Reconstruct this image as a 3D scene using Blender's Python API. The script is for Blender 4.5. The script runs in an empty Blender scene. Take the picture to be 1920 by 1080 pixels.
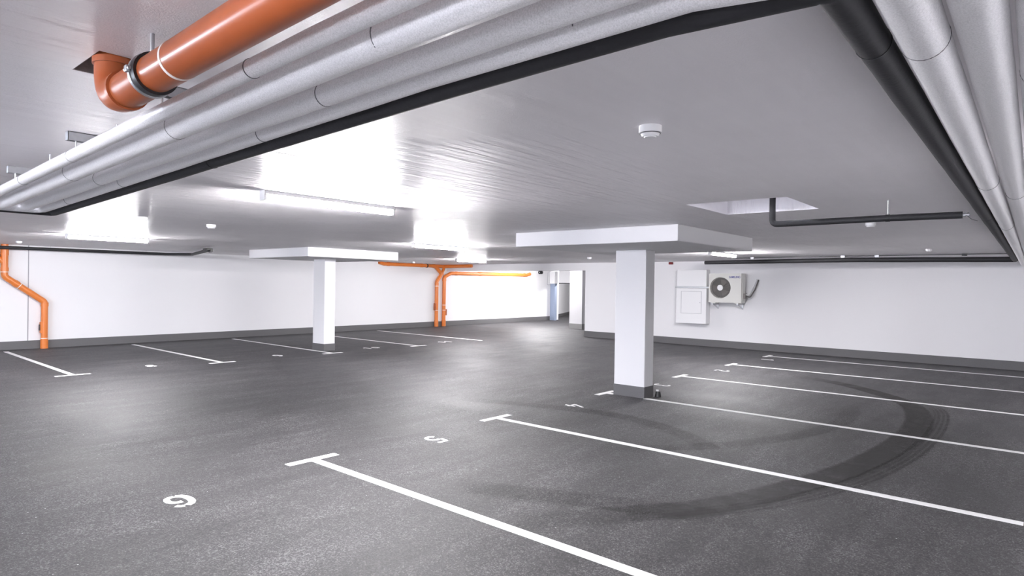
import bpy, bmesh, math, random
from mathutils import Vector, Matrix
random.seed(7)
C = bpy.context.scene.collection
SC = bpy.context.scene

# ------------------------------------------------------------------ camera
cam_d = bpy.data.cameras.new('camera')
cam_d.sensor_width = 36.0
cam_d.lens = 1171.16 / 1920 * 36.0
cam_d.clip_start = 0.02
cam_d.clip_end = 200
cam = bpy.data.objects.new('camera', cam_d)
C.objects.link(cam)
_rt = Vector((0.7595849, 0.65023948, 0.01481245))
_up = Vector((-0.01454864, -0.00578202, 0.99987745))
_fw = Vector((-0.65024543, 0.75970731, -0.00506816))
M4 = Matrix.Identity(4)
for i in range(3):
    M4[i][0] = _rt[i]; M4[i][1] = _up[i]; M4[i][2] = -_fw[i]
CAM_Z = 1.639
M4[2][3] = CAM_Z
cam.matrix_world = M4
SC.camera = cam

# ------------------------------------------------------------------ world, exposure
w = bpy.data.worlds.new('world'); SC.world = w; w.use_nodes = True
w.node_tree.nodes['Background'].inputs[0].default_value = (0.86, 0.88, 1.0, 1)
w.node_tree.nodes['Background'].inputs[1].default_value = 18.5
SC.view_settings.view_transform = 'Standard'
SC.view_settings.look = 'None'
SC.view_settings.gamma = 1.0
SC.view_settings.use_curve_mapping = False
SC.view_settings.exposure = 0.2

LAMP = 500.0
H = 2.38
XL, XR, YB, YR, YF = -17.8, 1.00, -7.0, 16.86, 31.0

# ------------------------------------------------------------------ materials
def new_mat(name):
    m = bpy.data.materials.new(name); m.use_nodes = True
    return m, m.node_tree, m.node_tree.nodes['Principled BSDF']
def simple(name, col, rough=0.5, metal=0.0, bump=0.0, bscale=60, var=0.0, spec=0.5):
    m, t, b = new_mat(name)
    b.inputs['Base Color'].default_value = (*col, 1)
    b.inputs['Roughness'].default_value = rough
    b.inputs['Metallic'].default_value = metal
    b.inputs['Specular IOR Level'].default_value = spec
    tc = t.nodes.new('ShaderNodeTexCoord')
    n = t.nodes.new('ShaderNodeTexNoise'); n.inputs['Scale'].default_value = bscale
    n.inputs['Detail'].default_value = 4
    t.links.new(tc.outputs['Object'], n.inputs['Vector'])
    if var > 0:
        mx = t.nodes.new('ShaderNodeMix'); mx.data_type = 'RGBA'
        mx.inputs[6].default_value = (*[c * (1 - var) for c in col], 1)
        mx.inputs[7].default_value = (*[min(1, c * (1 + var)) for c in col], 1)
        t.links.new(n.outputs['Fac'], mx.inputs[0]); t.links.new(mx.outputs[2], b.inputs['Base Color'])
    if bump > 0:
        bp = t.nodes.new('ShaderNodeBump'); bp.inputs['Strength'].default_value = bump
        bp.inputs['Distance'].default_value = 0.01
        t.links.new(n.outputs['Fac'], bp.inputs['Height']); t.links.new(bp.outputs[0], b.inputs['Normal'])
    return m

def noise(t, vec, scale, detail=3, rough=0.5):
    n = t.nodes.new('ShaderNodeTexNoise'); n.inputs['Scale'].default_value = scale
    n.inputs['Detail'].default_value = detail; n.inputs['Roughness'].default_value = rough
    t.links.new(vec, n.inputs['Vector']); return n.outputs['Fac']
def mapping(t, vec, sc, rot=(0, 0, 0)):
    n = t.nodes.new('ShaderNodeMapping'); n.inputs['Scale'].default_value = sc; n.inputs['Rotation'].default_value = rot
    t.links.new(vec, n.inputs['Vector']); return n.outputs[0]
def mathn(t, op, a, b=None, c=None, clamp=False):
    n = t.nodes.new('ShaderNodeMath'); n.operation = op; n.use_clamp = clamp
    for i, v in enumerate((a, b, c)):
        if v is None: continue
        if isinstance(v, (int, float)): n.inputs[i].default_value = v
        else: t.links.new(v, n.inputs[i])
    return n.outputs[0]
def ramp(t, fac, stops):
    n = t.nodes.new('ShaderNodeValToRGB'); e = n.color_ramp.elements
    while len(e) < len(stops): e.new(0.5)
    for i, (p, c) in enumerate(stops):
        e[i].position = p; e[i].color = (*c, 1) if not isinstance(c, float) else (c, c, c, 1)
    t.links.new(fac, n.inputs[0]); return n.outputs[0]

def asphalt():
    m, t, b = new_mat('asphalt')
    tc = t.nodes.new('ShaderNodeTexCoord'); o = tc.outputs['Object']
    fine = noise(t, o, 95, 4, 0.8)
    med = noise(t, o, 22, 5, 0.65)
    vg = t.nodes.new('ShaderNodeTexVoronoi'); vg.inputs['Scale'].default_value = 125
    t.links.new(o, vg.inputs['Vector']); sg = t.nodes.new('ShaderNodeSeparateColor'); t.links.new(vg.outputs['Color'], sg.inputs[0])
    grain = sg.outputs[1]
    big = noise(t, mapping(t, o, (0.7, 1.0, 1)), 0.9, 5, 0.6)
    sw = noise(t, mapping(t, o, (2.2, 0.5, 1), (0, 0, 0.35)), 1.6, 6, 0.7)
    v = mathn(t, 'ADD', mathn(t, 'ADD', mathn(t, 'MULTIPLY', fine, 0.42), mathn(t, 'MULTIPLY', grain, 0.22)), mathn(t, 'MULTIPLY', med, 0.16))
    v = mathn(t, 'ADD', v, mathn(t, 'MULTIPLY', big, 0.20))
    v = mathn(t, 'ADD', v, mathn(t, 'MULTIPLY', sw, 0.27))
    col = ramp(t, v, [(0.46, (0.006, 0.0058, 0.0063)), (0.62, (0.031, 0.030, 0.032)), (0.69, (0.048, 0.0465, 0.049)), (0.82, (0.18, 0.175, 0.18))])
    vo = t.nodes.new('ShaderNodeTexVoronoi'); vo.inputs['Scale'].default_value = 26
    t.links.new(o, vo.inputs['Vector'])
    pick = t.nodes.new('ShaderNodeSeparateColor'); t.links.new(vo.outputs['Color'], pick.inputs[0])
    sp = mathn(t, 'MULTIPLY', mathn(t, 'LESS_THAN', vo.outputs['Distance'], 0.13), mathn(t, 'GREATER_THAN', pick.outputs[0], 0.988))
    mx = t.nodes.new('ShaderNodeMix'); mx.data_type = 'RGBA'
    t.links.new(sp, mx.inputs[0]); t.links.new(col, mx.inputs[6]); mx.inputs[7].default_value = (0.45, 0.45, 0.46, 1)
    t.links.new(mx.outputs[2], b.inputs['Base Color'])
    r = ramp(t, big, [(0.3, 0.52), (0.7, 0.66)])
    t.links.new(r, b.inputs['Roughness'])
    b.inputs['Specular IOR Level'].default_value = 0.48
    bp = t.nodes.new('ShaderNodeBump'); bp.inputs['Strength'].default_value = 0.55; bp.inputs['Distance'].default_value = 0.006
    t.links.new(mathn(t, 'ADD', fine, med), bp.inputs['Height']); t.links.new(bp.outputs[0], b.inputs['Normal'])
    return m

def ceiling_mat():
    m, t, b = new_mat('painted_board_formed_concrete')
    tc = t.nodes.new('ShaderNodeTexCoord'); o = tc.outputs['Object']
    streak = noise(t, mapping(t, o, (9, 0.5, 1)), 1.6, 5, 0.6)
    streak2 = noise(t, mapping(t, o, (30, 1.6, 1)), 1.0, 3, 0.5)
    patch = noise(t, o, 0.35, 2, 0.5)
    amp = ramp(t, patch, [(0.36, 0.15), (0.50, 1.0)])
    # the board marks are strong in the middle bays of the slab, the bay along the right side was cast smooth
    sp_ = t.nodes.new('ShaderNodeSeparateXYZ'); t.links.new(o, sp_.inputs[0])
    mr = t.nodes.new('ShaderNodeMapRange'); mr.inputs[1].default_value = -1.3; mr.inputs[2].default_value = -2.8
    mr.inputs[3].default_value = 0.12; mr.inputs[4].default_value = 1.0; t.links.new(sp_.outputs[0], mr.inputs[0])
    amp = mathn(t, 'MULTIPLY', amp, mr.outputs[0])
    fine = noise(t, o, 180, 3, 0.6)
    big = noise(t, o, 0.8, 4, 0.6)
    col = ramp(t, mathn(t, 'ADD', mathn(t, 'MULTIPLY', big, 0.7), mathn(t, 'MULTIPLY', streak, 0.3)),
               [(0.3, (0.81, 0.785, 0.81)), (0.7, (0.89, 0.865, 0.89))])
    t.links.new(col, b.inputs['Base Color'])
    b.inputs['Roughness'].default_value = 0.42
    b.inputs['Specular IOR Level'].default_value = 0.5
    # panel joints of the formwork, every 2.4 m along x and 1.35 m along y
    sx = t.nodes.new('ShaderNodeSeparateXYZ'); t.links.new(o, sx.inputs[0])
    def line(out, period, off, wd):
        f = mathn(t, 'PINGPONG', mathn(t, 'ADD', out, off), period / 2)
        return mathn(t, 'LESS_THAN', f, wd)
    seam = mathn(t, 'MAXIMUM', line(sx.outputs[1], 2.6, 0.62, 0.004), line(sx.outputs[0], 5.2, 1.7, 0.004))
    h = mathn(t, 'ADD', mathn(t, 'MULTIPLY', mathn(t, 'ADD', mathn(t, 'MULTIPLY', streak, 1.0), mathn(t, 'MULTIPLY', streak2, 0.35)), amp), mathn(t, 'MULTIPLY', fine, 0.03))
    h = mathn(t, 'ADD', h, mathn(t, 'MULTIPLY', seam, 0.22))
    bp = t.nodes.new('ShaderNodeBump'); bp.inputs['Strength'].default_value = 1.0; bp.inputs['Distance'].default_value = 0.045
    t.links.new(h, bp.inputs['Height']); t.links.new(bp.outputs[0], b.inputs['Normal'])
    return m

def foil():
    m, t, b = new_mat('foil_insulation')
    tc = t.nodes.new('ShaderNodeTexCoord'); o = tc.outputs['Object']
    f = noise(t, o, 260, 3, 0.7); g = noise(t, o, 14, 4, 0.6)
    col = ramp(t, f, [(0.3, (0.70, 0.695, 0.70)), (0.62, (0.95, 0.94, 0.955))])
    t.links.new(col, b.inputs['Base Color'])
    b.inputs['Metallic'].default_value = 0.22
    b.inputs['Roughness'].default_value = 0.30
    bp = t.nodes.new('ShaderNodeBump'); bp.inputs['Strength'].default_value = 0.55; bp.inputs['Distance'].default_value = 0.006
    t.links.new(mathn(t, 'ADD', mathn(t, 'MULTIPLY', f, 0.25), g), bp.inputs['Height']); t.links.new(bp.outputs[0], b.inputs['Normal'])
    return m

def tyre_rubber(name, dens, stripes):
    m, t, b = new_mat(name)
    uv = t.nodes.new('ShaderNodeUVMap'); sx = t.nodes.new('ShaderNodeSeparateXYZ'); t.links.new(uv.outputs[0], sx.inputs[0])
    tc = t.nodes.new('ShaderNodeTexCoord')
    n1 = noise(t, tc.outputs['Object'], 5, 4, 0.6); n2 = noise(t, tc.outputs['Object'], 120, 3, 0.7)
    across = mathn(t, 'MULTIPLY', mathn(t, 'MULTIPLY', sx.outputs[0], mathn(t, 'SUBTRACT', 1.0, sx.outputs[0])), 4.0)
    across = ramp(t, across, [(0.0, 0.0), (0.45, 1.0)])
    along = mathn(t, 'MULTIPLY', mathn(t, 'MULTIPLY', sx.outputs[1], mathn(t, 'SUBTRACT', 1.0, sx.outputs[1])), 4.0)
    along = ramp(t, along, [(0.0, 0.0), (0.55, 1.0)])
    a = mathn(t, 'MULTIPLY', across, along)
    a = mathn(t, 'MULTIPLY', a, ramp(t, n1, [(0.30, 0.45), (0.6, 1.0)]))
    a = mathn(t, 'MULTIPLY', a, ramp(t, n2, [(0.36, 0.55), (0.6, 1.0)]))
    if stripes:
        s = mathn(t, 'SINE', mathn(t, 'MULTIPLY', sx.outputs[0], 6.283 * stripes))
        a = mathn(t, 'MULTIPLY', a, ramp(t, mathn(t, 'ADD', mathn(t, 'MULTIPLY', s, 0.5), 0.5), [(0.2, 0.25), (0.6, 1.0)]))
    a = mathn(t, 'MULTIPLY', a, dens)
    b.inputs['Base Color'].default_value = (0.022, 0.021, 0.021, 1); b.inputs['Roughness'].default_value = 0.6
    t.links.new(a, b.inputs['Alpha'])
    return m

MAT = {
    'asphalt': asphalt(), 'ceiling': ceiling_mat(), 'foil': foil(),
    'wall': simple('white_wall_paint', (0.79, 0.785, 0.80), 0.75, bump=0.05, bscale=90, var=0.015, spec=0.25),
    'apron': simple('light_concrete', (0.62, 0.61, 0.60), 0.85, bump=0.2, bscale=30, var=0.1),
    'base': simple('dark_grey_base_paint', (0.115, 0.113, 0.116), 0.6, bump=0.15, bscale=70, var=0.12),
    'base_light': simple('grey_base_paint', (0.30, 0.30, 0.295), 0.6, var=0.1),
    'concrete': simple('raw_concrete', (0.22, 0.19, 0.19), 0.9, bump=0.4, bscale=40, var=0.3),
    'line': simple('white_road_paint', (0.83, 0.83, 0.82), 0.6, bump=0.35, bscale=150, var=0.07),
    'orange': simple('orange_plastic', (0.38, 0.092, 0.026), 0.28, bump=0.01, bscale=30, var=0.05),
    'orange_dark': simple('deep_orange_socket_plastic', (0.35, 0.085, 0.024), 0.34, var=0.05),  # slightly deeper orange for bends, sockets and hatches
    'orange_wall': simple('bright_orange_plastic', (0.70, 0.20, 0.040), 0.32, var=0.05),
    'black': simple('black_rubber_insulation', (0.017, 0.017, 0.020), 0.62, bump=0.12, bscale=70, var=0.3),
    'black_gloss': simple('black_plastic', (0.012, 0.012, 0.014), 0.4),
    'steel': simple('galvanised_steel', (0.55, 0.56, 0.58), 0.38, metal=0.9, var=0.1),
    'darksteel': simple('dark_steel', (0.16, 0.16, 0.17), 0.45, metal=0.7),
    'white_plastic': simple('white_plastic', (0.82, 0.82, 0.83), 0.4),
    'white_strap': simple('pale_tape', (0.85, 0.78, 0.74), 0.5),
    'ac': simple('ivory_enamel', (0.66, 0.655, 0.62), 0.42, bump=0.02, bscale=80),
    'ac_dark': simple('dark_grey_grille', (0.10, 0.095, 0.09), 0.5),
    'ac_mid': simple('warm_grey_fan_plastic', (0.20, 0.185, 0.175), 0.5),
    'cabinet': simple('white_sheet_metal', (0.83, 0.83, 0.84), 0.45),
    'blue': simple('blue_ink', (0.03, 0.035, 0.30), 0.5),
    'red': simple('dark_red_plastic', (0.17, 0.006, 0.010), 0.4),
    'gatepost': simple('blue_grey_steel', (0.30, 0.36, 0.48), 0.45, metal=0.3, var=0.06),
    'gap': simple('joint_sealant', (0.33, 0.33, 0.35), 0.9),
    'seal': simple('pale_grey_seal', (0.52, 0.52, 0.54), 0.8),
    'tyre': tyre_rubber('tyre_rubber_mark', 0.97, 0), 'tyre_soft': tyre_rubber('faint_tyre_rubber_mark', 0.6, 4), 'scuff': tyre_rubber('scuffed_rubber', 0.3, 0),
}
def emitter(name, col, s):
    m = bpy.data.materials.new(name); m.use_nodes = True; t = m.node_tree
    t.nodes.clear(); e = t.nodes.new('ShaderNodeEmission'); o = t.nodes.new('ShaderNodeOutputMaterial')
    e.inputs[0].default_value = (*col, 1); e.inputs[1].default_value = s; t.links.new(e.outputs[0], o.inputs[0]); return m
MAT['glow'] = emitter('glowing_diffuser', (1.0, 0.975, 1.0), LAMP)
MAT['fill_cool'] = emitter('cool_fill_diffuser', (0.78, 0.86, 1.0), LAMP * 0.85)
MAT['fill_dim'] = emitter('dim_fill_diffuser', (1.0, 0.98, 1.0), LAMP * 0.35)
MAT['fill_side'] = emitter('side_fill_diffuser', (1.0, 0.98, 1.0), LAMP * 0.16)
MAT['fill_hot'] = emitter('bright_fill_diffuser', (1.0, 0.98, 1.0), LAMP * 1.3)

# ------------------------------------------------------------------ helpers
def obj(name, bm, m, parent=None, smooth=False, loc=None):
    me = bpy.data.meshes.new(name); bmesh.ops.recalc_face_normals(bm, faces=bm.faces); bm.to_mesh(me); bm.free()
    o = bpy.data.objects.new(name, me); C.objects.link(o)
    me.materials.append(MAT[m] if isinstance(m, str) else m)
    if smooth:
        for p in me.polygons: p.use_smooth = True
        try: me.set_sharp_from_angle(angle=math.radians(40))
        except Exception: pass
    if parent is not None:
        o.parent = parent
        base = Vector((0, 0, 0)); q = parent
        while q is not None: base += q.location; q = q.parent
        o.location = -base
    return o
def tag(o, label, cat, group=None, kind=None):
    o['label'] = label; o['category'] = cat
    if group: o['group'] = group
    if kind: o['kind'] = kind
    return o
def thing(name, label, cat, loc=(0, 0, 0), group=None):
    o = bpy.data.objects.new(name, None); C.objects.link(o); o.location = loc; o.empty_display_size = 0.1
    return tag(o, label, cat, group)
def struct(name, bm, m, label=None, **k):
    o = obj(name, bm, m, **k); o['kind'] = 'structure'
    if label: o['label'] = label
    return o
def centre(o):
    """move a mesh object's origin to the middle of its underside"""
    me = o.data; vs = [v.co for v in me.vertices]
    c = Vector(((min(v.x for v in vs) + max(v.x for v in vs)) / 2, (min(v.y for v in vs) + max(v.y for v in vs)) / 2, min(v.z for v in vs)))
    for v in me.vertices: v.co -= c
    o.location = c; return o
def box(bm, x0, x1, y0, y1, z0, z1, bev=0.0, seg=2):
    r = bmesh.ops.create_cube(bm, size=1.0, matrix=Matrix.Translation(((x0 + x1) / 2, (y0 + y1) / 2, (z0 + z1) / 2)) @ Matrix.Diagonal((x1 - x0, y1 - y0, z1 - z0, 1)))
    if bev > 0:
        vs = set(r['verts']); es = [e for e in bm.edges if e.verts[0] in vs and e.verts[1] in vs]
        bmesh.ops.bevel(bm, geom=es, offset=bev, segments=seg, affect='EDGES', profile=0.5)
    return bm
def BX(*a, **k):
    bm = bmesh.new(); box(bm, *a, **k); return bm
def disc(bm, c, r, h, axis='Z', seg=32, r2=None):
    """solid cylinder centred at c, height h along axis"""
    rot = {'Z': Matrix.Identity(4), 'X': Matrix.Rotation(math.pi / 2, 4, 'Y'), 'Y': Matrix.Rotation(math.pi / 2, 4, 'X')}[axis]
    bmesh.ops.create_cone(bm, cap_ends=True, segments=seg, radius1=r, radius2=r if r2 is None else r2, depth=h, matrix=Matrix.Translation(c) @ rot)
    return bm
def fillet(pts, rad, n=7):
    """round the corners of a polyline; pts are (x,y,z[,r])"""
    P = [Vector(p[:3]) for p in pts]; R = [p[3] if len(p) > 3 else None for p in pts]
    out = [(P[0], R[0])]
    for i in range(1, len(P) - 1):
        a, b, c = P[i - 1], P[i], P[i + 1]
        d1 = (a - b); d2 = (c - b)
        ang = d1.angle(d2)
        if ang > math.radians(176): out.append((b, R[i])); continue
        t = min(rad / math.tan(ang / 2), d1.length * 0.49, d2.length * 0.49)
        p1 = b + d1.normalized() * t; p2 = b + d2.normalized() * t
        for k in range(n + 1):
            s = k / n
            out.append(((p1 * (1 - s) + b * s) * (1 - s) + (b * (1 - s) + p2 * s) * s, R[i]))
    out.append((P[-1], R[-1])); return out
def tube_bm(pts, r, rad=0.0, seg=20, sub=0.0, wob=0.0, seed=0, bm=None):
    path = fillet(pts, rad) if rad > 0 else [(Vector(p[:3]), p[3] if len(p) > 3 else None) for p in pts]
    path = [(p, r if q is None else q) for p, q in path]
    if sub > 0:
        out = [path[0]]
        for (a, ra), (b, rb) in zip(path, path[1:]):
            n = max(1, int((b - a).length / sub))
            for k in range(1, n + 1): out.append((a.lerp(b, k / n), ra + (rb - ra) * k / n))
        path = out
    if bm is None: bm = bmesh.new()
    rnd = random.Random(seed)
    n = len(path); prev = None; rings = []
    u = None
    for i in range(n):
        d = (path[min(i + 1, n - 1)][0] - path[max(i - 1, 0)][0]).normalized()
        if u is None:
            u = d.orthogonal().normalized()
            if abs(d.z) < 0.9: u = Vector((0, 0, 1)).cross(d).normalized()
        else:
            u = (u - d * u.dot(d)).normalized()
        v = d.cross(u)
        rr = path[i][1]; k1 = 1 + (rnd.random() - 0.5) * wob
        off = (u * (rnd.random() - 0.5) + v * (rnd.random() - 0.5)) * wob * rr * 0.6
        rings.append([bm.verts.new(path[i][0] + off + (u * math.cos(2 * math.pi * j / seg) + v * math.sin(2 * math.pi * j / seg)) * rr * k1) for j in range(seg)])
    for a, b in zip(rings, rings[1:]):
        for j in range(seg): bm.faces.new((a[j], a[(j + 1) % seg], b[(j + 1) % seg], b[j]))
    bm.faces.new(rings[0]); bm.faces.new(rings[-1][::-1])
    return bm
def tube(name, pts, r, m, parent=None, **k):
    return obj(name, tube_bm(pts, r, **k), m, parent, smooth=True)
def ring(name, c, d, r, wd, m, parent, seg=24, th=0.003):
    """a collar round a pipe of radius r at c, axis d"""
    d = Vector(d).normalized(); c = Vector(c)
    bm = bmesh.new(); u = d.orthogonal().normalized(); v = d.cross(u); L = []
    for (s, q) in ((-wd / 2, r * 0.96), (-wd / 2, r + th), (wd / 2, r + th), (wd / 2, r * 0.96)):
        L.append([bm.verts.new(c + d * s + (u * math.cos(2 * math.pi * j / seg) + v * math.sin(2 * math.pi * j / seg)) * q) for j in range(seg)])
    for a, b in zip(L, L[1:] + L[:1]):
        for j in range(seg): bm.faces.new((a[j], a[(j + 1) % seg], b[(j + 1) % seg], b[j]))
    return obj(name, bm, m, parent, smooth=True)

# ------------------------------------------------------------------ the setting
struct('floor', BX(XL - 4, XR + .3, YB - .25, YF + .3, -0.2, 0.0), 'asphalt')
struct('floor_bounce_apron', BX(XL - 4, XR + .3, YB - 9, YB - .25, -0.2, 0.0), 'apron', label='added light concrete apron, unseen, bouncing daylight in through the back opening')  # unseen pale ground, added to bounce daylight up onto the ceiling
# ceiling slab with the two openings left out
OP = (-2.46, -1.60, 5.25, 6.20)     # service shaft
OH = (-2.64, -2.35, 0.665, 0.80)     # drain pipe hole
def slab_with_holes(x0, x1, y0, y1, z0, z1, holes):
    xs = sorted({x0, x1, *[h[0] for h in holes], *[h[1] for h in holes]}); ys = sorted({y0, y1, *[h[2] for h in holes], *[h[3] for h in holes]})
    bm = bmesh.new(); V = {}
    def vt(x, y, z):
        k = (x, y, z)
        if k not in V: V[k] = bm.verts.new(k)
        return V[k]
    def solid(i, j):
        if i < 0 or j < 0 or i >= len(xs) - 1 or j >= len(ys) - 1: return False
        cx, cy = (xs[i] + xs[i + 1]) / 2, (ys[j] + ys[j + 1]) / 2
        return not any(h[0] < cx < h[1] and h[2] < cy < h[3] for h in holes)
    for i in range(len(xs) - 1):
        for j in range(len(ys) - 1):
            if not solid(i, j): continue
            a, b, c, d = xs[i], xs[i + 1], ys[j], ys[j + 1]
            for z in (z0, z1): bm.faces.new([vt(*p, z) for p in ((a, c), (b, c), (b, d), (a, d))])
            for (ni, nj, p, q) in ((i - 1, j, (a, c), (a, d)), (i + 1, j, (b, c), (b, d)), (i, j - 1, (a, c), (b, c)), (i, j + 1, (a, d), (b, d))):
                if not solid(ni, nj): bm.faces.new([vt(*p, z0), vt(*q, z0), vt(*q, z1), vt(*p, z1)])
    return bm
struct('ceiling', slab_with_holes(XL - 4, XR + .3, YB - .3, YF + .3, H, H + 0.28, [OP, OH]), 'ceiling')
bm = bmesh.new()   # shaft above the opening
for a in ((OP[0] - .08, OP[0], OP[2] - .08, OP[3] + .08), (OP[1], OP[1] + .08, OP[2] - .08, OP[3] + .08), (OP[0], OP[1], OP[2] - .08, OP[2]), (OP[0], OP[1], OP[3], OP[3] + .08)):
    box(bm, *a, H + 0.28, H + 3.2)
struct('wall_shaft', bm, 'wall')
bm = bmesh.new()   # pocket of raw concrete behind the drain pipe hole
x0, x1, y0, y1 = OH
for a in ((x0 - .03, x0 + .004, y0 - .03, y1 + .03), (x1 - .004, x1 + .03, y0 - .03, y1 + .03), (x0, x1, y0 - .03, y0 + .004), (x0, x1, y1 - .004, y1 + .03)):
    box(bm, *a, H + 0.002, H + 0.45)
box(bm, x0 - .03, x1 + .03, y0 - .03, y1 + .03, H + 0.40, H + 0.46)
struct('trim_1', bm, 'concrete')
struct('wall_left', BX(XL - .25, XL, YB - .3, 23.55, 0.0, H), 'wall')
struct('wall_right', BX(XR, XR + .25, YB - .3, YF + .3, 0.0, H), 'wall')
bm = bmesh.new()
box(bm, XL, -10.2, YB - .25, YB, 0.0, H); box(bm, -2.6, XR, YB - .25, YB, 0.0, H); box(bm, -10.2, -2.6, YB - .25, YB, 2.25, H)
struct('wall_back', bm, 'wall')     # with an unseen gateway opening, added to let daylight in
struct('wall_front', BX(-11.32, XR, YR, YR + .25, 0.0, H), 'wall')
struct('trim_2', BX(XL, XR, YR - .004, YR + .26, 2.14, H), 'wall', label='white downstand beam across the drive aisle')
struct('wall_stub', BX(-13.2, -11.32, 20.3, 20.5, 0.0, H), 'wall')
struct('wall_end', BX(XL - 4, XR, YF, YF + .2, 0.0, H), 'wall')
bm = bmesh.new()
q = [(-18.25, 24.2), (-21.8, 31.3), (-21.95, 31.2), (-18.45, 24.1)]
lo = [bm.verts.new((*p, 0)) for p in q]; hi = [bm.verts.new((*p, H)) for p in q]
bm.faces.new(lo); bm.faces.new(hi)
for i in range(4): bm.faces.new((lo[i], lo[(i + 1) % 4], hi[(i + 1) % 4], hi[i]))
struct('wall_ramp', bm, 'wall')
struct('wall_corner', BX(-18.6, XL, 23.55, 24.25, 0, H), 'wall')
bm = bmesh.new()
q = [(-18.23, 24.25), (-21.7, 31.2), (-21.74, 31.2), (-18.27, 24.25)]
lo = [bm.verts.new((*p, 0)) for p in q]; hi = [bm.verts.new((*p, .15)) for p in q]
bm.faces.new(lo); bm.faces.new(hi)
for i in range(4): bm.faces.new((lo[i], lo[(i + 1) % 4], hi[(i + 1) % 4], hi[i]))
struct('baseboard_ramp', bm, 'base')
struct('baseboard_left', BX(XL, XL + .012, YB, 23.55, 0.0, 0.19), 'base')
struct('baseboard_front', BX(-11.33, XR, YR - .014, YR, 0.0, 0.19), 'base')
struct('baseboard_stub', BX(-13.21, -11.32, 20.288, 20.3, 0.0, 0.19), 'base_light')
struct('trim_3', BX(XL, XL + .004, 3.672, 3.69, 0.19, H), 'gap', label='vertical movement joint in the left wall')

# ------------------------------------------------------------------ pillars
def pillar(x0, x1, y0, y1, zc, cap, label, clabel, base='base', group=None):
    t = thing('pillar', label, 'pillar', ((x0 + x1) / 2, (y0 + y1) / 2, 0), group)
    obj('shaft', BX(x0, x1, y0, y1, 0.0, zc, bev=0.008), 'wall', t)
    b = obj('painted_base', BX(x0 - .004, x1 + .004, y0 - .004, y1 + .004, 0.0, 0.165 if base == 'base' else 0.2), base, t)
    b['label'] = 'dark grey painted base' if base == 'base' else 'light grey painted base'
    if cap:
        c = obj('capital', BX(*cap, zc, H, bev=0.01), 'wall', t); c['label'] = clabel
    return t
pillar(-4.971, -4.46, 8.222, 8.49, 2.182, (-5.776, -3.288, 6.815, 9.25), 'nearest white pillar with a wide flat slab head', 'flat rectangular slab head')
pillar(-13.502, -13.021, 8.372, 8.67, 2.182, (-14.501, -11.927, 7.255, 9.691), 'white pillar with slab head on the left, farther from the camera', 'flat rectangular slab head')
pillar(-13.87, -13.29, 19.6, 19.95, H, None, 'plain white pillar with light grey base in the bright far passage', None, base='base_light')

# ------------------------------------------------------------------ floor markings
def marking(xs, y, d, label, group, tb=True, xe=None, gap=None):
    """line along x from xs; T bar at xs; d = +1 if the line runs to +x"""
    bm = bmesh.new(); wl = 0.085
    x2 = xs + 5.02 * d if xe is None else xe
    if gap:     # interrupted by the foot of a pillar
        box(bm, xs, gap[0], y - wl / 2, y + wl / 2, 0.0, 0.003); box(bm, gap[1], x2, y - wl / 2, y + wl / 2, 0.0, 0.003)
    else: box(bm, min(xs, x2), max(xs, x2), y - wl / 2, y + wl / 2, 0.0, 0.003)
    if tb: box(bm, xs - .045, xs + .045, y - .255, y + .255, 0.0, 0.0034)
    o = centre(obj('parking_line', bm, 'line')); tag(o, label, 'parking line', group); return o
yr = [3.192, 5.719, 8.235, 10.79, 13.25, 15.56]
lr = ['widest looking white parking line, in front of the number 6',
      'white T-headed parking line between the numbers 5 and 4',
      'white parking line running out from behind the nearest pillar',
      'white T-headed parking line just beyond the number 3',
      'second thin white parking line out from the wall with the air conditioner',
      'white parking line closest to the wall with the air conditioner']
for y, l in zip(yr, lr): marking(-5.12, y, 1, l, 'parking lines of the right hand bays', gap=(-4.976, -4.455) if 8 < y < 8.5 else None)
yl = [3.21, 5.735, 8.27, 10.87, 13.28]
ll = ['leftmost white T-headed parking line, beside the orange wall pipe',
      'white T-headed parking line between the numbers 8 and 9 on the left',
      'white parking line passing behind the left pillar',
      'thin white line starting just right of the left pillar',
      'far thin white parking line beyond the number 11']
for i, (y, l) in enumerate(zip(yl, ll)): marking(-12.50, y, -1, l, 'parking lines of the left hand bays', xe=-17.4, tb=i != 4)

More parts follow.
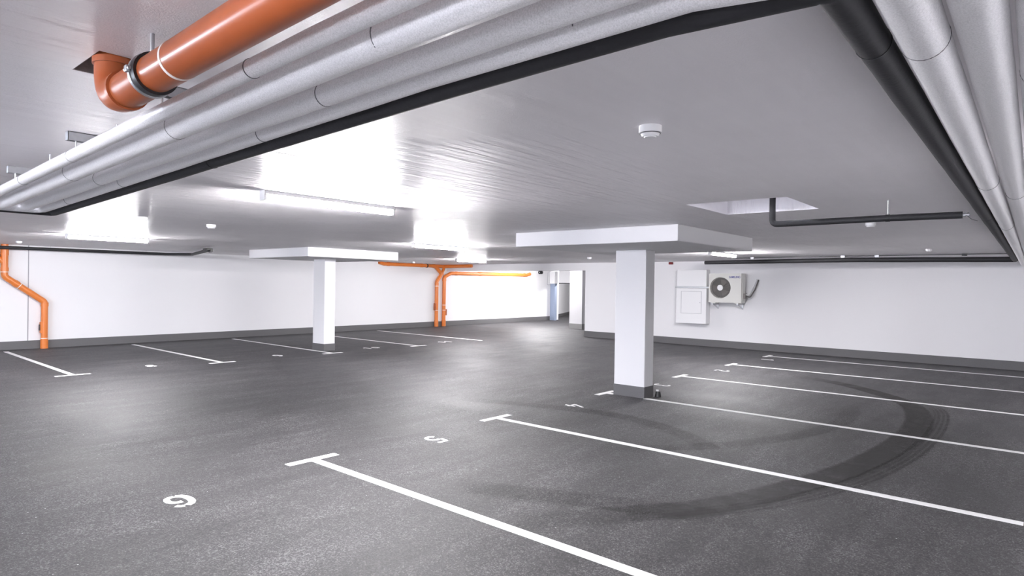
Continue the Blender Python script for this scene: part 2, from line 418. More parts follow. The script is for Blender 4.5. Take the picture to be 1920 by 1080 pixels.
def arc(cx, cy, rx, ry, a0, a1, n=14):
    return [(cx + rx * math.cos(math.radians(a0 + (a1 - a0) * k / n)), cy + ry * math.sin(math.radians(a0 + (a1 - a0) * k / n))) for k in range(n + 1)]
GL = {   # stencil strokes in a box 0..1 wide, 0..1.45 high; each stroke (points, width)
    '1': [([(.12, 1.05), (.36, 1.28)], .22), ([(.47, .0), (.47, 1.4)], .24)],
    '2': [(arc(.5, 1.0, .34, .34, 165, -10), .2), ([(.84, .93), (.18, .14)], .2), ([(.30, .10), (.95, .10)], .2)],
    '3': [(arc(.48, 1.05, .32, .29, 155, -62), .2), (arc(.48, .42, .34, .34, 62, -155), .2)],
    '4': [([(.62, 1.40), (.12, .46)], .18), ([(.05, .40), (.95, .40)], .18), ([(.70, .0), (.70, .80)], .2)],
    '5': [([(.20, 1.34), (.88, 1.34)], .2), ([(.22, 1.26), (.18, .80)], .2), (arc(.48, .46, .34, .37, 118, -150), .21)],
    '6': [([(.50, .12), (.68, .12), (.82, .22), (.88, .40), (.88, .60), (.80, .77), (.66, .86), (.48, .86)], .23), ([(.46, .10), (.28, .20), (.17, .42), (.14, .75), (.18, 1.05), (.30, 1.26), (.50, 1.38)], .27), ([(.60, 1.40), (.76, 1.34), (.87, 1.20)], .2)],
    '8': [(arc(.5, 1.06, .29, .27, 80, 280), .2), (arc(.5, 1.06, .29, .27, -80, 80), .2), (arc(.5, .41, .35, .32, 100, 260), .22), (arc(.5, .41, .35, .32, -80, 80), .22)],
    '9': [(arc(.5, 1.0, .33, .33, 20, 330), .22), ([(.84, .95), (.84, .60)], .22), (arc(.5, .50, .34, .42, 0, -120), .22)],
    '0': [(arc(.5, .72, .33, .60, 100, 260), .24), (arc(.5, .72, .33, .60, -80, 80), .24)],
}
def stroke(bm, pts, wd, T):
    P = [Vector((p[0], p[1])) for p in pts]; L = []; n = len(P)
    for i in range(n):
        d = (P[min(i + 1, n - 1)] - P[max(i - 1, 0)]).normalized(); nn = Vector((-d.y, d.x)) * wd / 2
        L.append([bm.verts.new(T(P[i] + nn, 0.0)), bm.verts.new(T(P[i] - nn, 0.0)), bm.verts.new(T(P[i] - nn, 0.003)), bm.verts.new(T(P[i] + nn, 0.003))])
    for a, b in zip(L, L[1:]):
        for k in range(4): bm.faces.new((a[k], a[(k + 1) % 4], b[(k + 1) % 4], b[k]))
    bm.faces.new(L[0]); bm.faces.new(L[-1])
def number(text, x, y, up, label, group, W=0.185, gap=0.05):
    """digits on the floor; up=+1: the top of the digit points to +x, read with -y to the right"""
    t = None; n = len(text); tot = n * W + (n - 1) * gap; bm = bmesh.new()
    for k, ch in enumerate(text):
        def T(p, z, k=k):
            u = (p.x) * W + k * (W + gap) - tot / 2; v = (p.y / 1.45 - 0.5) * 0.285
            return (x + up * v, y - up * u, z)
        for pts, wd in GL[ch]: stroke(bm, pts, wd, T)
    o = centre(obj('bay_number', bm, 'line')); tag(o, label, 'painted number', group); return o
for ch, y, l in (('6', 1.93, 'bold white stencilled number 6 nearest the camera'), ('5', 4.48, 'white stencilled number 5 between the two nearest lines'),
                 ('4', 7.05, 'white stencilled number 4 left of the nearest pillar'), ('3', 9.58, 'white stencilled number 3 just behind the nearest pillar'),
                 ('2', 12.13, 'white stencilled number 2 on the lit patch right of the nearest pillar'), ('1', 14.77, 'small white stencilled number 1 in the bay by the far right wall')):
    number(ch, -4.86, y, 1, l, 'bay numbers of the right hand bays')
for ch, y, l in (('8', 4.55, 'white stencilled number 8 in the left hand bays'), ('9', 7.12, 'white stencilled number 9 left of the left pillar'),
                 ('10', 9.65, 'white stencilled number 10 right of the left pillar'), ('11', 12.18, 'white stencilled number 11, farthest of the left bays')):
    number(ch, -12.88, y, -1, l, 'bay numbers of the left hand bays')

def ribbon(pts, wd, m, label, z=0.0012, taper=None):
    # Catmull-Rom through the points
    P = [Vector((*p, 0)) for p in pts]; P = [P[0] * 2 - P[1]] + P + [P[-1] * 2 - P[-2]]; Q = []
    for i in range(1, len(P) - 2):
        for k in range(10):
            t = k / 10; a, b, c, d = P[i - 1:i + 3]
            Q.append(0.5 * ((2 * b) + (c - a) * t + (2 * a - 5 * b + 4 * c - d) * t * t + (3 * b - a - 3 * c + d) * t ** 3))
    Q.append(P[-2]); n = len(Q); bm = bmesh.new(); uvl = bm.loops.layers.uv.new('UVMap'); L = []
    for i in range(n):
        d = (Q[min(i + 1, n - 1)] - Q[max(i - 1, 0)]).normalized(); nn = Vector((-d.y, d.x, 0)) * wd / 2 * (taper(i / (n - 1)) if taper else 1)
        L.append((bm.verts.new(Q[i] + nn + Vector((0, 0, z))), bm.verts.new(Q[i] - nn + Vector((0, 0, z)))))
    for i in range(n - 1):
        f = bm.faces.new((L[i][0], L[i][1], L[i + 1][1], L[i + 1][0]))
        for lp, uv in zip(f.loops, ((0, i / (n - 1)), (1, i / (n - 1)), (1, (i + 1) / (n - 1)), (0, (i + 1) / (n - 1)))): lp[uvl].uv = uv
    me = bpy.data.meshes.new('tyre_mark'); bm.to_mesh(me); bm.free(); o = bpy.data.objects.new('tyre_mark', me); C.objects.link(o)
    me.materials.append(MAT[m]); centre(o); tag(o, label, 'tyre mark', 'tyre marks across the right hand bays'); return o
ribbon([(-2.75, 3.3), (-1.92, 4.5), (-1.58, 5.4), (-1.33, 6.4), (-1.19, 7.5), (-1.15, 8.6), (-1.25, 9.7), (-1.50, 10.6), (-1.98, 11.3), (-2.7, 12.0), (-3.6, 12.5)], 0.33, 'tyre',
       'broad black curved tyre mark sweeping across the right bays')
ribbon([(-2.2, 3.9), (-1.62, 4.8), (-1.26, 5.75), (-1.04, 6.9), (-0.96, 8.0), (-0.96, 9.1), (-1.06, 10.2), (-1.35, 11.0)], 0.20, 'tyre_soft',
       'faint striped tyre mark curving just outside the broad black one', z=0.0016)
ribbon([(-3.6, 3.6), (-2.9, 3.9), (-2.2, 4.2), (-1.5, 4.45)], 0.35, 'scuff', 'short dark scuff crossing the lower end of the black tyre mark', z=0.0009)
ribbon([(-3.4, 5.3), (-2.6, 6.3), (-2.1, 7.4), (-1.9, 8.6), (-2.1, 10.0)], 0.26, 'scuff', 'faint grey tyre scuff inside the curve of the black mark', z=0.0009)
ribbon([(-6.4, 6.3), (-5.2, 6.7), (-4.1, 6.9), (-3.0, 6.5), (-2.1, 5.6)], 0.30, 'scuff', 'faint grey tyre scuff in front of the nearest pillar', z=0.0007)

# ------------------------------------------------------------------ lamps
def lamp(x, y0, y1, label, glow='glow'):
    yc = (y0 + y1) / 2
    t = thing('batten_lamp', label, 'ceiling lamp', (x, yc, H), 'tube lamps on the ceiling')
    obj('housing', BX(x - .045, x + .045, y0, y1, H - 0.032, H, bev=0.004), 'white_plastic', t)
    bm = bmesh.new(); n = 10; L = []
    for y in (y0 + .025, y1 - .025):
        L.append([bm.verts.new((x + .036 * math.cos(math.pi * k / n), y, H - 0.032 - 0.05 * math.sin(math.pi * k / n))) for k in range(n + 1)])
    for k in range(n): bm.faces.new((L[0][k], L[0][k + 1], L[1][k + 1], L[1][k]))
    bm.faces.new(L[0]); bm.faces.new(L[1]); bm.faces.new((L[0][0], L[0][n], L[1][n], L[1][0]))
    d = obj('diffuser', bm, glow, t, smooth=True); d['label'] = 'glowing white diffuser'
    for y in (y0 + .013, y1 - .013): obj('end_cap', BX(x - .04, x + .04, y - .012, y + .012, H - 0.084, H - 0.03, bev=0.004), 'white_plastic', t)
    return t
lamp(-4.86, 2.53, 3.87, 'nearest glowing tube lamp, on the ceiling below the silver pipes')
lamp(-12.35, 3.05, 4.30, 'glowing tube lamp at the far left of the ceiling')
lamp(-8.80, 7.48, 8.84, 'glowing tube lamp between the two pillars')
lamp(-13.02, 12.70, 13.95, 'glowing tube lamp in front of the orange wall pipes')
lamp(-5.12, 12.05, 13.36, 'glowing tube lamp behind the nearest pillar head')
lamp(-14.2, 17.7, 19.0, 'added tube lamp hidden just behind the beam, lighting the far pillar', 'fill_dim')  # out of sight, added to light the far pillar and stub wall
lamp(-15.9, 19.6, 20.9, 'added unseen tube lamp beyond the beam, brightening the far passage', 'fill_hot')  # unseen lamp put in so the far passage blows out
lamp(-15.2, 25.0, 26.3, 'added unseen tube lamp flooding the far end of the passage', 'fill_hot')  # second unseen lamp added to flood the passage
lamp(0.72, 3.6, 4.9, 'added unseen fill lamp right of the silver pipes, near the camera', 'fill_side')  # added out of view to lift the ceiling on the right
lamp(0.72, 10.2, 11.5, 'added unseen fill lamp right of the silver pipes, at the far end', 'fill_side')  # unseen partner of the side lamp, added for brightness
lamp(-1.9, -2.2, -0.9, 'added unseen fill lamp behind the camera')  # fill lamp added behind the view, no known source there
lamp(-8.4, -3.6, -2.3, 'added unseen cool fill lamp left of the camera', 'fill_cool')  # cool lamp made up out of view to tint the left ceiling
lamp(-14.5, -3.6, -2.3, 'added unseen cool fill lamp at the left end of the hall', 'fill_cool')  # further made-up cool lamp, unseen, filling the left end

# ------------------------------------------------------------------ detectors
def detector(x, y, label, s=1.0, big=False):
    t = thing('smoke_detector', label, 'smoke detector', (x, y, H), 'smoke detectors on the ceiling')
    bm = bmesh.new(); disc(bm, (x, y, H - 0.016 * s), 0.052 * s, 0.032 * s, seg=36); obj('mounting_base', bm, 'white_plastic', t, smooth=True)
    bm = bmesh.new(); disc(bm, (x, y, H - 0.040 * s), 0.036 * s, 0.016 * s, seg=36, r2=0.046 * s); obj('sensor_head', bm, 'white_plastic', t, smooth=True)
    if big:
        ring('vent_slot', (x, y, H - 0.034 * s), (0, 0, 1), 0.044 * s, 0.004, 'darksteel', t)
        bm = bmesh.new(); disc(bm, (x, y, H - 0.05 * s), 0.026 * s, 0.006, seg=24, r2=0.03 * s); obj('cap', bm, 'white_plastic', t, smooth=True)
    return t
detector(-1.40, 2.60, 'round white smoke detector nearest the camera', 1.0, True)
detector(-8.17, 2.78, 'small white smoke detector just below the silver pipes, near the far left lamp')
detector(-8.44, 3.70, 'white smoke detector on the ceiling above the left pillar, right of the far left lamp', 1.1)
detector(-15.9, 3.13, 'white smoke detector at the far left above the black wall pipe')
detector(-16.53, 14.1, 'tiny white smoke detector above the orange ceiling pipe')
detector(-9.0, 13.58, 'small white smoke detector left of the nearest pillar, close to the beam', 1.1)
detector(-1.48, 7.77, 'white smoke detector below the thin black hanging pipe')
detector(-1.59, 13.14, 'tiny bright white detector right of the shaft, near the long black wall pipe', 0.9)

# ------------------------------------------------------------------ pipes: left bundle turning into the right bundle
def zl(x): return 2.275 + 0.024 * x
def left_to_right(name, yl, xr, xt, r1, r2, dx, label, m, group, zr=2.24, yend=16.8, joints_l=(), joints_r=(), extra=None):
    """a pipe from the left edge (turning to -y at x = xt), along x at y = yl, turning at x = xr towards +y"""
    pts = [(xt, -6.9, zl(xt), r1), (xt, yl, zl(xt), r1), (-1.4, yl, zl(-1.4), r1), (xr - 0.35, yl, zr + .01, r1), (xr, yl, zr, r2), (xr + dx * 2, yl + 2, zr, r2)]
    if extra: pts += extra
    else: pts += [(xr + dx * (yend - yl), yend, zr, r2)]
    t = thing(name, label, 'pipe', (-3, yl, zl(-3)), group)
    tube('pipe_run', pts, r1, m, t, rad=0.12 if m == 'foil' else 0.03, sub=0.28, wob=0.035 if m == 'foil' else 0.05, seed=int(yl * 100), seg=28)
    jm = 'darksteel' if m == 'foil' else 'black_gloss'
    for x in joints_l: ring('joint_band', (x, yl, zl(x)), (1, 0, 0.024), r1, 0.003, jm, t, th=0.0012)
    for y in joints_r: ring('joint_band', (xr + dx * (y - yl), y, zr), (dx, 1, 0), r2, 0.003, jm, t, th=0.0012)
    return t
left_to_right('black_insulated_pipe', 1.32, -.325, -5.68, .034, .040, -.0092, 'black insulated pipe edging the silver pipe bundle and running on along the right side', 'black', None,
              extra=[(-.455, 15.0, 2.255, .05), (-3.2, 15.0, 2.285, .05), (-6.5, 15.0, 2.265, .045)], joints_l=(-1.15, -3.0, -4.3), joints_r=(1.72, 3.4, 6.2))
SG = 'silver foil pipes of the ceiling bundle'
left_to_right('silver_insulated_pipe', 1.227, -.222, -5.59, .031, .051, -.0095, 'silver foil pipe next to the black one in the bundle', 'foil', SG, zr=2.235, joints_l=(-.85, -2.35, -3.9, -4.9), joints_r=(1.75, 4.2, 7.0))
left_to_right('silver_insulated_pipe', 1.117, -.112, -5.50, .036, .050, -.0100, 'silver foil pipe second from the black one in the bundle', 'foil', SG, zr=2.245, joints_l=(-1.75, -3.9), joints_r=(1.36, 4.8))
left_to_right('silver_insulated_pipe', .965, -.002, -5.40, .045, .050, -.0100, 'thickest silver foil pipe, third from the black one', 'foil', SG, zr=2.245, joints_l=(-1.25, -2.5, -3.8), joints_r=(2.2,))
left_to_right('silver_insulated_pipe', .853, .108, -5.29, .027, .045, -.0100, 'thin silver foil pipe closest to the big orange pipe', 'foil', SG, zr=2.245, joints_l=(-1.70, -3.37, -4.25), joints_r=())
for x, l in ((-2.40, 'galvanised hanger rail beside the elbow of the big orange pipe'), (-3.40, 'galvanised hanger rail midway along the silver bundle'), (-4.55, 'galvanised hanger rail where the bundle turns at the left edge')):
    t = thing('hanger_rail', l, 'pipe hanger', (x, 1.2, H), 'hanger rails above the silver pipes')
    bm = bmesh.new(); z = zl(x) + .075
    box(bm, x - .02, x + .02, .838, 1.40, z + .037, z + .04); box(bm, x - .02, x - .017, .838, 1.40, z, z + .04); box(bm, x + .017, x + .02, .838, 1.40, z, z + .04); box(bm, x - .02, x + .02, .838, .841, z, z + .04)
    obj('channel', bm, 'steel', t)
    for y in (1.04, 1.37):
        bm = bmesh.new(); disc(bm, (x, y, (z + .02 + H) / 2), .005, H - z - .02, seg=10); obj('threaded_rod', bm, 'steel', t)
    for y, r in ((.853, .027), (.965, .045), (1.117, .036), (1.227, .031), (1.32, .034)):
        bm = bmesh.new(); a, b = zl(x) + r, z + .04; disc(bm, (x, max(y, .875), (a + b) / 2), .004, b - a, seg=8); obj('clip_bolt', bm, 'steel', t)

# the big orange drain pipe
ZO = 2.262
t = thing('orange_drain_pipe', 'big orange drain pipe hanging from the ceiling at the upper left', 'pipe', (-1.5, .72, ZO))
def zo(x): return ZO + 0.02 * (x + 1.6)
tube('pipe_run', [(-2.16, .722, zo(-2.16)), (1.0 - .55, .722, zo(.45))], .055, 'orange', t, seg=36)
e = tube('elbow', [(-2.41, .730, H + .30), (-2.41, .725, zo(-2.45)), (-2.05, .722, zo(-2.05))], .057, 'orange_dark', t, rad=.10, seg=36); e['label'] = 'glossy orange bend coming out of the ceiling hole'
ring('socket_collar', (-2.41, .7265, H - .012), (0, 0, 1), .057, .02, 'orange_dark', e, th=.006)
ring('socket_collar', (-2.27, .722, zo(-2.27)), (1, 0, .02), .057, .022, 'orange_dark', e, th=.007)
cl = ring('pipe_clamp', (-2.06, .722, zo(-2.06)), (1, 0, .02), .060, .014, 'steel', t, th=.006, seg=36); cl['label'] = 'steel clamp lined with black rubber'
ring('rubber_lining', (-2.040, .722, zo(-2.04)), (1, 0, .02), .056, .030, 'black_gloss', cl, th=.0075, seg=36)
bm = bmesh.new(); disc(bm, (-2.06, .722, (zo(-2.06) + .06 + H) / 2), .006, H - zo(-2.06) - .06, seg=10); obj('threaded_rod', bm, 'steel', t)
bm = bmesh.new(); box(bm, -2.07, -2.05, .648, .666, zo(-2.06) - .006, zo(-2.06) + .014, bev=.003); disc(bm, (-2.06, .655, zo(-2.06) + .004), .005, .04, 'X', seg=10); obj('clamp_bolt', bm, 'steel', t)
k = ring('insertion_mark', (-1.86, .722, zo(-1.86)), (1, 0, .02), .055, .012, 'white_strap', t, th=.0012, seg=36); k['label'] = 'pale ring round the orange pipe'

# ------------------------------------------------------------------ hanging black pipe and the shaft
t = thing('hanging_black_pipe', 'thin black pipe coming down out of the ceiling shaft and running right', 'pipe', (-1.2, 5.9, 2.225))
tube('pipe_run', [(-1.92, 5.9, H + 1.6), (-1.92, 5.9, 2.228), (-1.0, 5.9, 2.232), (-.50, 5.9, 2.228)], .027, 'black', t, rad=.05, sub=.15, wob=.03, seg=20)
ring('joint_band', (-1.0, 5.9, 2.232), (1, 0, 0), .027, .03, 'black_gloss', t)
v = tube('valve_stub', [(-.52, 5.9, 2.228), (-.455, 5.9, 2.229)], .011, 'steel', t)
ring('union_nut', (-.487, 5.9, 2.229), (1, 0, 0), .013, .014, 'steel', v, seg=6, th=.004)
ring('union_nut', (-.463, 5.9, 2.229), (1, 0, 0), .012, .01, 'steel', v, seg=6, th=.004)
tube('valve_lever', [(-.47, 5.9, 2.218), (-.44, 5.89, 2.19), (-.405, 5.88, 2.175)], .0022, 'darksteel', t, seg=8)
bm = bmesh.new(); disc(bm, (-1.0, 5.9, (2.262 + H) / 2), .0035, H - 2.262, seg=8); obj('threaded_rod', bm, 'steel', t)

# thin conduit above the long black wall pipe
t = thing('thin_conduit', 'thin dark conduit on the ceiling above the long black wall pipe', 'conduit', (-3, 15.0, 2.365))
tube('conduit_run', [(-5.8, 15.02, 2.365), (-.42, 15.02, 2.368)], .010, 'darksteel', t, seg=12)
for x in (-5.3, -3.35, -2.7, -1.2):
    b = obj('conduit_clip', BX(x - .07, x + .01, 14.99, 15.05, 2.335, H), 'steel' if x < -2 else 'black_gloss', t)

# black pipe along the left wall
t = thing('black_wall_pipe', 'black pipe under the ceiling along the left wall, bending out at its right end', 'pipe', (-17.3, 4, 2.3))
tube('pipe_run', [(-17.45, 1.0, 2.285), (-17.4, 3.2, 2.295), (-17.3, 6.45, 2.30), (-16.7, 6.85, 2.30), (-14.0, 6.05, 2.29)], .036, 'black', t, rad=.15, sub=.4, wob=.03, seed=4, seg=16)
bm = bmesh.new(); box(bm, -14.05, -13.85, 5.98, 6.12, 2.26, 2.34, bev=.01); disc(bm, (-13.82, 6.05, 2.275), .03, .12, 'X', seg=14); obj('end_valve', bm, 'black_gloss', t)
for y in (2.0, 4.0, 6.0):
    bm = bmesh.new(); disc(bm, (-17.38, y, 2.35), .005, .06, seg=8); obj('threaded_rod', bm, 'steel', t)

# ------------------------------------------------------------------ orange stacks on the left wall
xw = XL + .085
t = thing('orange_wall_pipe', 'orange drain pipe zigzagging down the left wall to the floor', 'pipe', (xw, 4.0, 0))
tube('pipe_run', [(xw, 3.23, H), (xw, 3.23, 1.66), (xw, 3.975, 1.08), (xw, 3.975, 0.0)], .068, 'orange_wall', t, rad=.13, seg=24)
b = tube('branch', [(xw, 3.23, 1.95), (xw, 2.95, 2.24), (xw, 2.95, H)], .055, 'orange_wall', t, rad=.08, seg=20)
for c, d, wd in (((xw, 3.23, 2.20), (0, 0, 1), .14), ((xw, 3.23, 1.82), (0, 0, 1), .08), ((xw, 3.975, .10), (0, 0, 1), .2), ((xw, 3.44, 1.497), (0, .745, -.58), .08), ((xw, 3.975, 1.02), (0, 0, 1), .09)):
    ring('socket_collar', c, d, .068, wd, 'orange_wall', t, th=.008)
for c, d in (((xw, 3.23, 1.76), (0, 0, 1)), ((xw, 3.50, 1.450), (0, .745, -.58)), ((xw, 3.975, .235), (0, 0, 1))):
    k = ring('insertion_mark', c, d, .069, .015, 'white_strap', t, th=.003); k['label'] = 'pale ring round the pipe'
hx = obj('cleaning_hatch', BX(xw - .03, xw + .05, 3.885, 3.945, .36, .62, bev=.012), 'orange_wall', t)
obj('hatch_clip', BX(xw + .0, xw + .055, 3.868, 3.886, .42, .56, bev=.004), 'black_gloss', hx)

def stack(y, pts, hatch, label, extra_collars):
    t = thing('orange_wall_pipe', label, 'pipe', (xw, y, 0), 'pair of orange pipes beside the beam')
    tube('pipe_run', pts, .068, 'orange_wall', t, rad=.12, seg=20)
    for c, d, wd in extra_collars: ring('socket_collar', c, d, .068, wd, 'orange_wall', t, th=.009)
    for z in (.62 + .2 * (hatch > 0), 1.55 if hatch < 0 else .62):
        k = ring('insertion_mark', (xw, y, z), (0, 0, 1), .069, .016, 'white_strap', t, th=.003)
    h = obj('cleaning_hatch', BX(xw - .03, xw + .05, *(sorted((y + hatch * .055, y + hatch * .12))), .42 if hatch > 0 else .62, .66 if hatch > 0 else .90, bev=.012), 'orange_dark', t)
    h['label'] = 'dark orange cleaning hatch'
    return t
stack(16.27, [(xw, 16.27, 0), (xw, 16.27, 1.72), (xw, 16.52, 2.02), (xw, 16.18, 2.30)], -1, 'left of the two orange pipes beside the beam, forking near the ceiling',
      [((xw, 16.27, .12), (0, 0, 1), .24), ((xw, 16.27, 1.62), (0, 0, 1), .1), ((xw, 16.52, 2.02), (0, .1, 1), .1)])
tube('branch', [(xw, 16.52, 2.02), (xw, 16.62, 2.20), (xw, 16.64, 2.29)], .055, 'orange_wall', bpy.data.objects['orange_wall_pipe.001'], seg=16)
stack(16.66, [(xw, 16.66, 0), (xw, 16.66, 1.90), (xw, 17.0, 2.055), (xw, 18.6, 2.06)], 1, 'right of the two orange pipes beside the beam, turning under the beam',
      [((xw, 16.66, .12), (0, 0, 1), .24), ((xw, 16.66, 1.80), (0, 0, 1), .1), ((xw, 17.3, 2.056), (0, 1, 0), .1)])
t = thing('orange_ceiling_pipe', 'orange pipe lying along the ceiling above the left wall', 'pipe', (xw, 15, 2.3))
tube('pipe_run', [(xw, 13.55, 2.36), (xw, 13.75, 2.31), (xw, 16.62, 2.31), (-16.3, 16.72, 2.32)], .062, 'orange_wall', t, rad=.1, seg=20)
for y in (13.95, 15.5, 16.1): ring('socket_collar', (xw, y, 2.31), (0, 1, 0), .062, .1, 'orange_wall', t, th=.008)
ring('pipe_clamp', (xw, 15.75, 2.31), (0, 1, 0), .064, .05, 'black_gloss', t, th=.008)
t = thing('orange_passage_pipe', 'bright orange pipe end beyond the beam in the far passage', 'pipe', (xw, 20, 2.1))
tube('pipe_run', [(xw, 18.55, 2.07), (xw, 21.7, 2.09), (xw - .02, 21.95, 2.14)], .075, 'orange_wall', t, rad=.1, seg=20)
ring('socket_collar', (xw, 18.66, 2.07), (0, 1, 0), .075, .12, 'orange_wall', t, th=.008)
ring('socket_collar', (xw, 21.55, 2.09), (0, 1, 0), .075, .12, 'orange_wall', t, th=.008)

# ------------------------------------------------------------------ far passage: camera, gate
t = thing('ceiling_camera', 'small round black device high on the far left wall', 'camera', (XL + .1, 22.7, 2.23))
bm = bmesh.new(); disc(bm, (XL + .09, 22.7, 2.23), .075, .18, 'Y', seg=24); obj('housing', bm, 'black_gloss', t, smooth=True)
bm = bmesh.new(); disc(bm, (XL + .09, 22.605, 2.23), .03, .012, 'Y', seg=18); obj('lens', bm, 'steel', t, smooth=True)
obj('wall_bracket', BX(XL, XL + .09, 22.68, 22.72, 2.21, 2.25), 'black_gloss', t)
t = thing('gate_post', 'blue grey steel gate post at the end of the far left wall', 'post', (-17.66, 23.7, 0))
obj('post', BX(-17.79, -17.52, 23.56, 23.74, 0.0, 1.72, bev=.01), 'gatepost', t)
obj('drive_box', BX(-17.79, -17.50, 23.52, 23.76, 1.72, 2.30, bev=.015), 'white_plastic', t)['label'] = 'white drive box'
tube('cable_conduit', [(-17.74, 23.50, 2.30), (-17.74, 23.3, 2.25), (-17.74, 23.25, 1.66), (-17.68, 23.5, 1.70)], .008, 'steel', t, rad=.05, seg=8)
t = thing('raised_gate', 'white raised gate panel with a dark bottom edge in the far passage', 'gate', (-15.8, 23.9, 1.72))
obj('panel', BX(-17.5, -13.6, 23.86, 23.92, 1.76, H, bev=.004), 'cabinet', t)
obj('bottom_seal', BX(-17.5, -13.6, 23.85, 23.93, 1.725, 1.765), 'black_gloss', t)['label'] = 'dark rubber edge'

# ------------------------------------------------------------------ wall of the air conditioner
yw = YR - .014
t = thing('air_conditioner', 'ivory outdoor air conditioner unit hanging on the right wall', 'air conditioner', (-6.57, 16.6, 1.22))
ax0, ax1, ay, az0, az1 = -7.01, -6.12, 16.45, 1.245, 2.03
fc = (-6.69, 1.645); fr = .285
# casing with a round opening in the front
bm = bmesh.new(); angs = sorted([2 * math.pi * k / 48 + .01 for k in range(48)] + [math.atan2(zz - fc[1], xx - fc[0]) % (2 * math.pi) for xx in (ax0, ax1) for zz in (az0, az1)])
n = len(angs)
outer = []
W_, Hh = ax1 - ax0, az1 - az0
for a in angs:
    dx, dz = math.cos(a), math.sin(a)
    s = min(((ax1 - fc[0]) / dx) if dx > 1e-6 else ((ax0 - fc[0]) / dx) if dx < -1e-6 else 9, ((az1 - fc[1]) / dz) if dz > 1e-6 else ((az0 - fc[1]) / dz) if dz < -1e-6 else 9)
    outer.append((fc[0] + dx * s, fc[1] + dz * s))
Vo = [bm.verts.new((p[0], ay, p[1])) for p in outer]; Vb = [bm.verts.new((p[0], ay + .29, p[1])) for p in outer]
Vi = [bm.verts.new((fc[0] + fr * math.cos(a), ay, fc[1] + fr * math.sin(a))) for a in angs]
Vd = [bm.verts.new((fc[0] + fr * .93 * math.cos(a), ay + .07, fc[1] + fr * .93 * math.sin(a))) for a in angs]
for k in range(n):
    j = (k + 1) % n
    bm.faces.new((Vo[k], Vo[j], Vi[j], Vi[k])); bm.faces.new((Vo[k], Vo[j], Vb[j], Vb[k])); bm.faces.new((Vi[k], Vi[j], Vd[j], Vd[k]))
bm.faces.new(Vb)
obj('casing', bm, 'ac', t)
bm = bmesh.new(); disc(bm, (fc[0], ay + .085, fc[1]), fr * .95, .02, 'Y', seg=40); obj('fan_well', bm, 'ac_dark', t)['label'] = 'dark fan well'
bm = bmesh.new()
for b_ in range(3):
    a0 = b_ * 2.094 + .5
    vs = []
    for k in range(7):
        a = a0 + k * .15
        vs.append((bm.verts.new((fc[0] + .07 * math.cos(a), ay + .045 + .02 * k / 6, fc[1] + .07 * math.sin(a))), bm.verts.new((fc[0] + .225 * math.cos(a + .25), ay + .035 + .035 * k / 6, fc[1] + .225 * math.sin(a + .25)))))
    for p, q_ in zip(vs, vs[1:]): bm.faces.new((p[0], p[1], q_[1], q_[0]))
f = obj('fan', bm, 'ac_mid', t)
bm = bmesh.new()
for rr in [.085 + .0175 * k for k in range(12)]:
    m_ = 40; L = []
    for (dr, dy) in ((-.002, 0), (.002, 0), (.002, .005), (-.002, .005)):
        L.append([bm.verts.new((fc[0] + (rr + dr) * math.cos(2 * math.pi * k / m_), ay - .004 + dy, fc[1] + (rr + dr) * math.sin(2 * math.pi * k / m_))) for k in range(m_)])
    for a, b in zip(L, L[1:] + L[:1]):
        for k in range(m_): bm.faces.new((a[k], a[(k + 1) % m_], b[(k + 1) % m_], b[k]))
for k in range(24):
    a = 2 * math.pi * k / 24
    tube_bm([(fc[0] + .07 * math.cos(a), ay - .002, fc[1] + .07 * math.sin(a)), (fc[0] + fr * math.cos(a + .12), ay - .002, fc[1] + fr * math.sin(a + .12))], .0022, seg=5, bm=bm)
obj('grille', bm, 'ac_mid', t)['label'] = 'grey round wire grille'
bm = bmesh.new(); disc(bm, (fc[0], ay - .006, fc[1]), .078, .014, 'Y', seg=32); obj('hub_badge', bm, 'white_plastic', t, smooth=True)['label'] = 'white round badge in the middle of the grille'
# lettering
cu = bpy.data.curves.new('lettering_curve', 'FONT'); cu.body = 'SAMSUNG'; cu.size = .092; cu.extrude = .0015; cu.align_x = 'CENTER'; cu.offset = .001
tmp = bpy.data.objects.new('lettering_tmp', cu); C.objects.link(tmp); bpy.context.view_layer.update()
me = bpy.data.meshes.new_from_object(tmp.evaluated_get(bpy.context.evaluated_depsgraph_get())); bpy.data.objects.remove(tmp)
xs_ = [v.co.x for v in me.vertices]; sc_ = .30 / (max(xs_) - min(xs_))
for v in me.vertices: v.co = Vector((-6.298 + v.co.x * sc_, ay - .003 - v.co.z, 1.905 + v.co.y * .85))
me.materials.clear(); me.materials.append(MAT['blue']); o = bpy.data.objects.new('lettering', me); C.objects.link(o); o.parent = t; o.location = -Vector(t.location); o['label'] = 'dark blue maker lettering'
obj('side_cover', BX(ax1, ax1 + .018, ay + .05, ay + .26, 1.30, 1.98, bev=.004), 'ac', t)
obj('valve_cover', BX(ax1 + .018, ax1 + .07, ay + .10, ay + .23, 1.36, 1.50, bev=.008), 'ac_mid', t)
for x in (-6.88, -6.25): obj('foot', BX(x - .05, x + .05, ay + .02, ay + .27, 1.22, 1.247), 'ac', t)
for x in (-6.9, -6.22):
    bm = bmesh.new(); box(bm, x - .018, x + .018, ay + .0, yw, 1.185, 1.222); box(bm, x - .018, x + .018, yw - .01, yw + .0, 1.06, 1.19)
    tube_bm([(x, ay + .08, 1.19), (x, yw - .01, 1.08)], .011, seg=8, bm=bm); obj('wall_bracket', bm, 'steel', t)
tube('coolant_hose', [(ax1 + .06, ay + .16, 1.43), (ax1 + .17, ay + .2, 1.40), (ax1 + .25, ay + .30, 1.60), (ax1 + .31, ay + .36, 1.83), (ax1 + .31, yw, 1.86)], .017, 'ac_dark', t, rad=.05, seg=10)
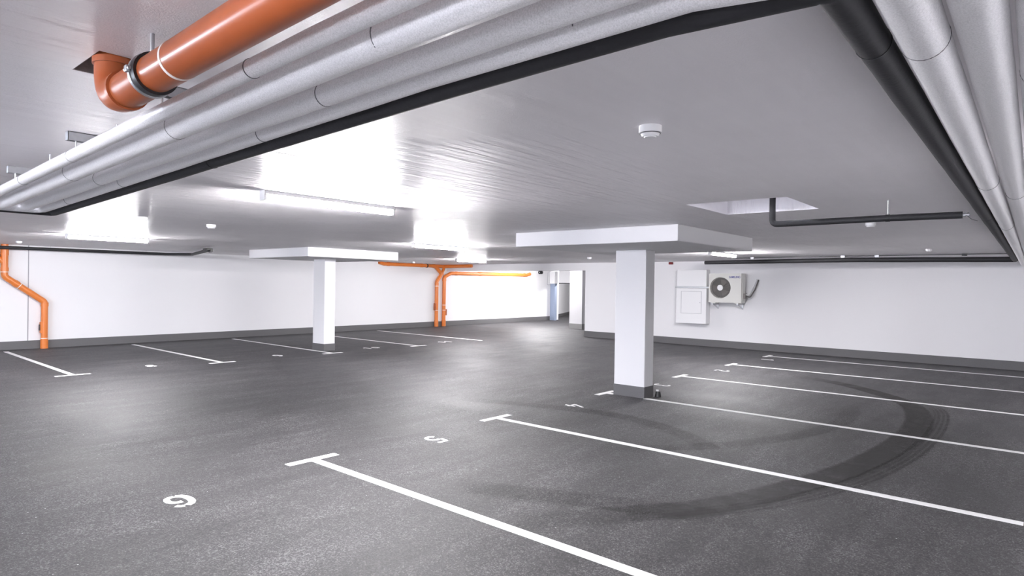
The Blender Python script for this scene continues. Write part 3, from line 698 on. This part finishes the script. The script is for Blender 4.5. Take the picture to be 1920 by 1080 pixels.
tube('coolant_hose', [(ax1 + .06, ay + .14, 1.47), (ax1 + .12, ay + .2, 1.46), (ax1 + .22, ay + .32, 1.72), (ax1 + .26, ay + .37, 1.86), (ax1 + .27, yw, 1.88)], .014, 'white_plastic', t, rad=.05, seg=10)

t = thing('wall_cabinet', 'white wall cabinet with a small inset door left of the air conditioner', 'cabinet', (-7.585, 16.7, .63))
cy = 16.60
obj('body', BX(-8.03, -7.14, cy, YR, .63, 1.62, bev=.006), 'cabinet', t)
bm = bmesh.new()
for a in ((-7.885, -7.875, .91, 1.53), (-7.285, -7.275, .91, 1.53)): box(bm, a[0], a[1], cy - .004, cy + .002, a[2], a[3])
for a in ((.905, .915), (1.525, 1.535)): box(bm, -7.885, -7.275, cy - .004, cy + .002, *a)
obj('door_frame', bm, 'seal', t)
d = obj('door', BX(-7.872, -7.288, cy - .007, cy + .002, .918, 1.522, bev=.003), 'cabinet', t)
bm = bmesh.new(); disc(bm, (-7.32, cy - .012, 1.22), .012, .012, 'Y', seg=16); obj('lock', bm, 'steel', d)
t = thing('white_wall_duct', 'white box duct above the small wall cabinet', 'duct', (-7.585, 16.7, 1.66))
obj('casing', BX(-8.02, -7.15, cy + .02, YR, 1.67, 2.14, bev=.005), 'cabinet', t)
t = thing('cable_rail', 'thin grey rail between the wall cabinet and the duct', 'rail', (-7.6, 16.7, 1.62))
obj('rail', BX(-8.06, -7.02, cy - .03, YR, 1.622, 1.668, bev=.004), 'steel', t)
o = centre(obj('alarm_sounder', BX(-8.38, -8.26, 16.78, yw + .01, 2.30, 2.37, bev=.015), 'red')); tag(o, 'small dark red alarm box high on the beam', 'alarm')
t = thing('floor_stopper', 'small black lump with a white top on the floor at the nearest pillar', 'stopper', (-4.39, 8.50, 0))
bm = bmesh.new(); disc(bm, (-4.39, 8.52, .04), .05, .08, seg=16, r2=.035); obj('rubber_body', bm, 'black_gloss', t, smooth=True)
bm = bmesh.new(); disc(bm, (-4.40, 8.52, .09), .022, .022, seg=14); obj('white_top', bm, 'white_plastic', t, smooth=True)
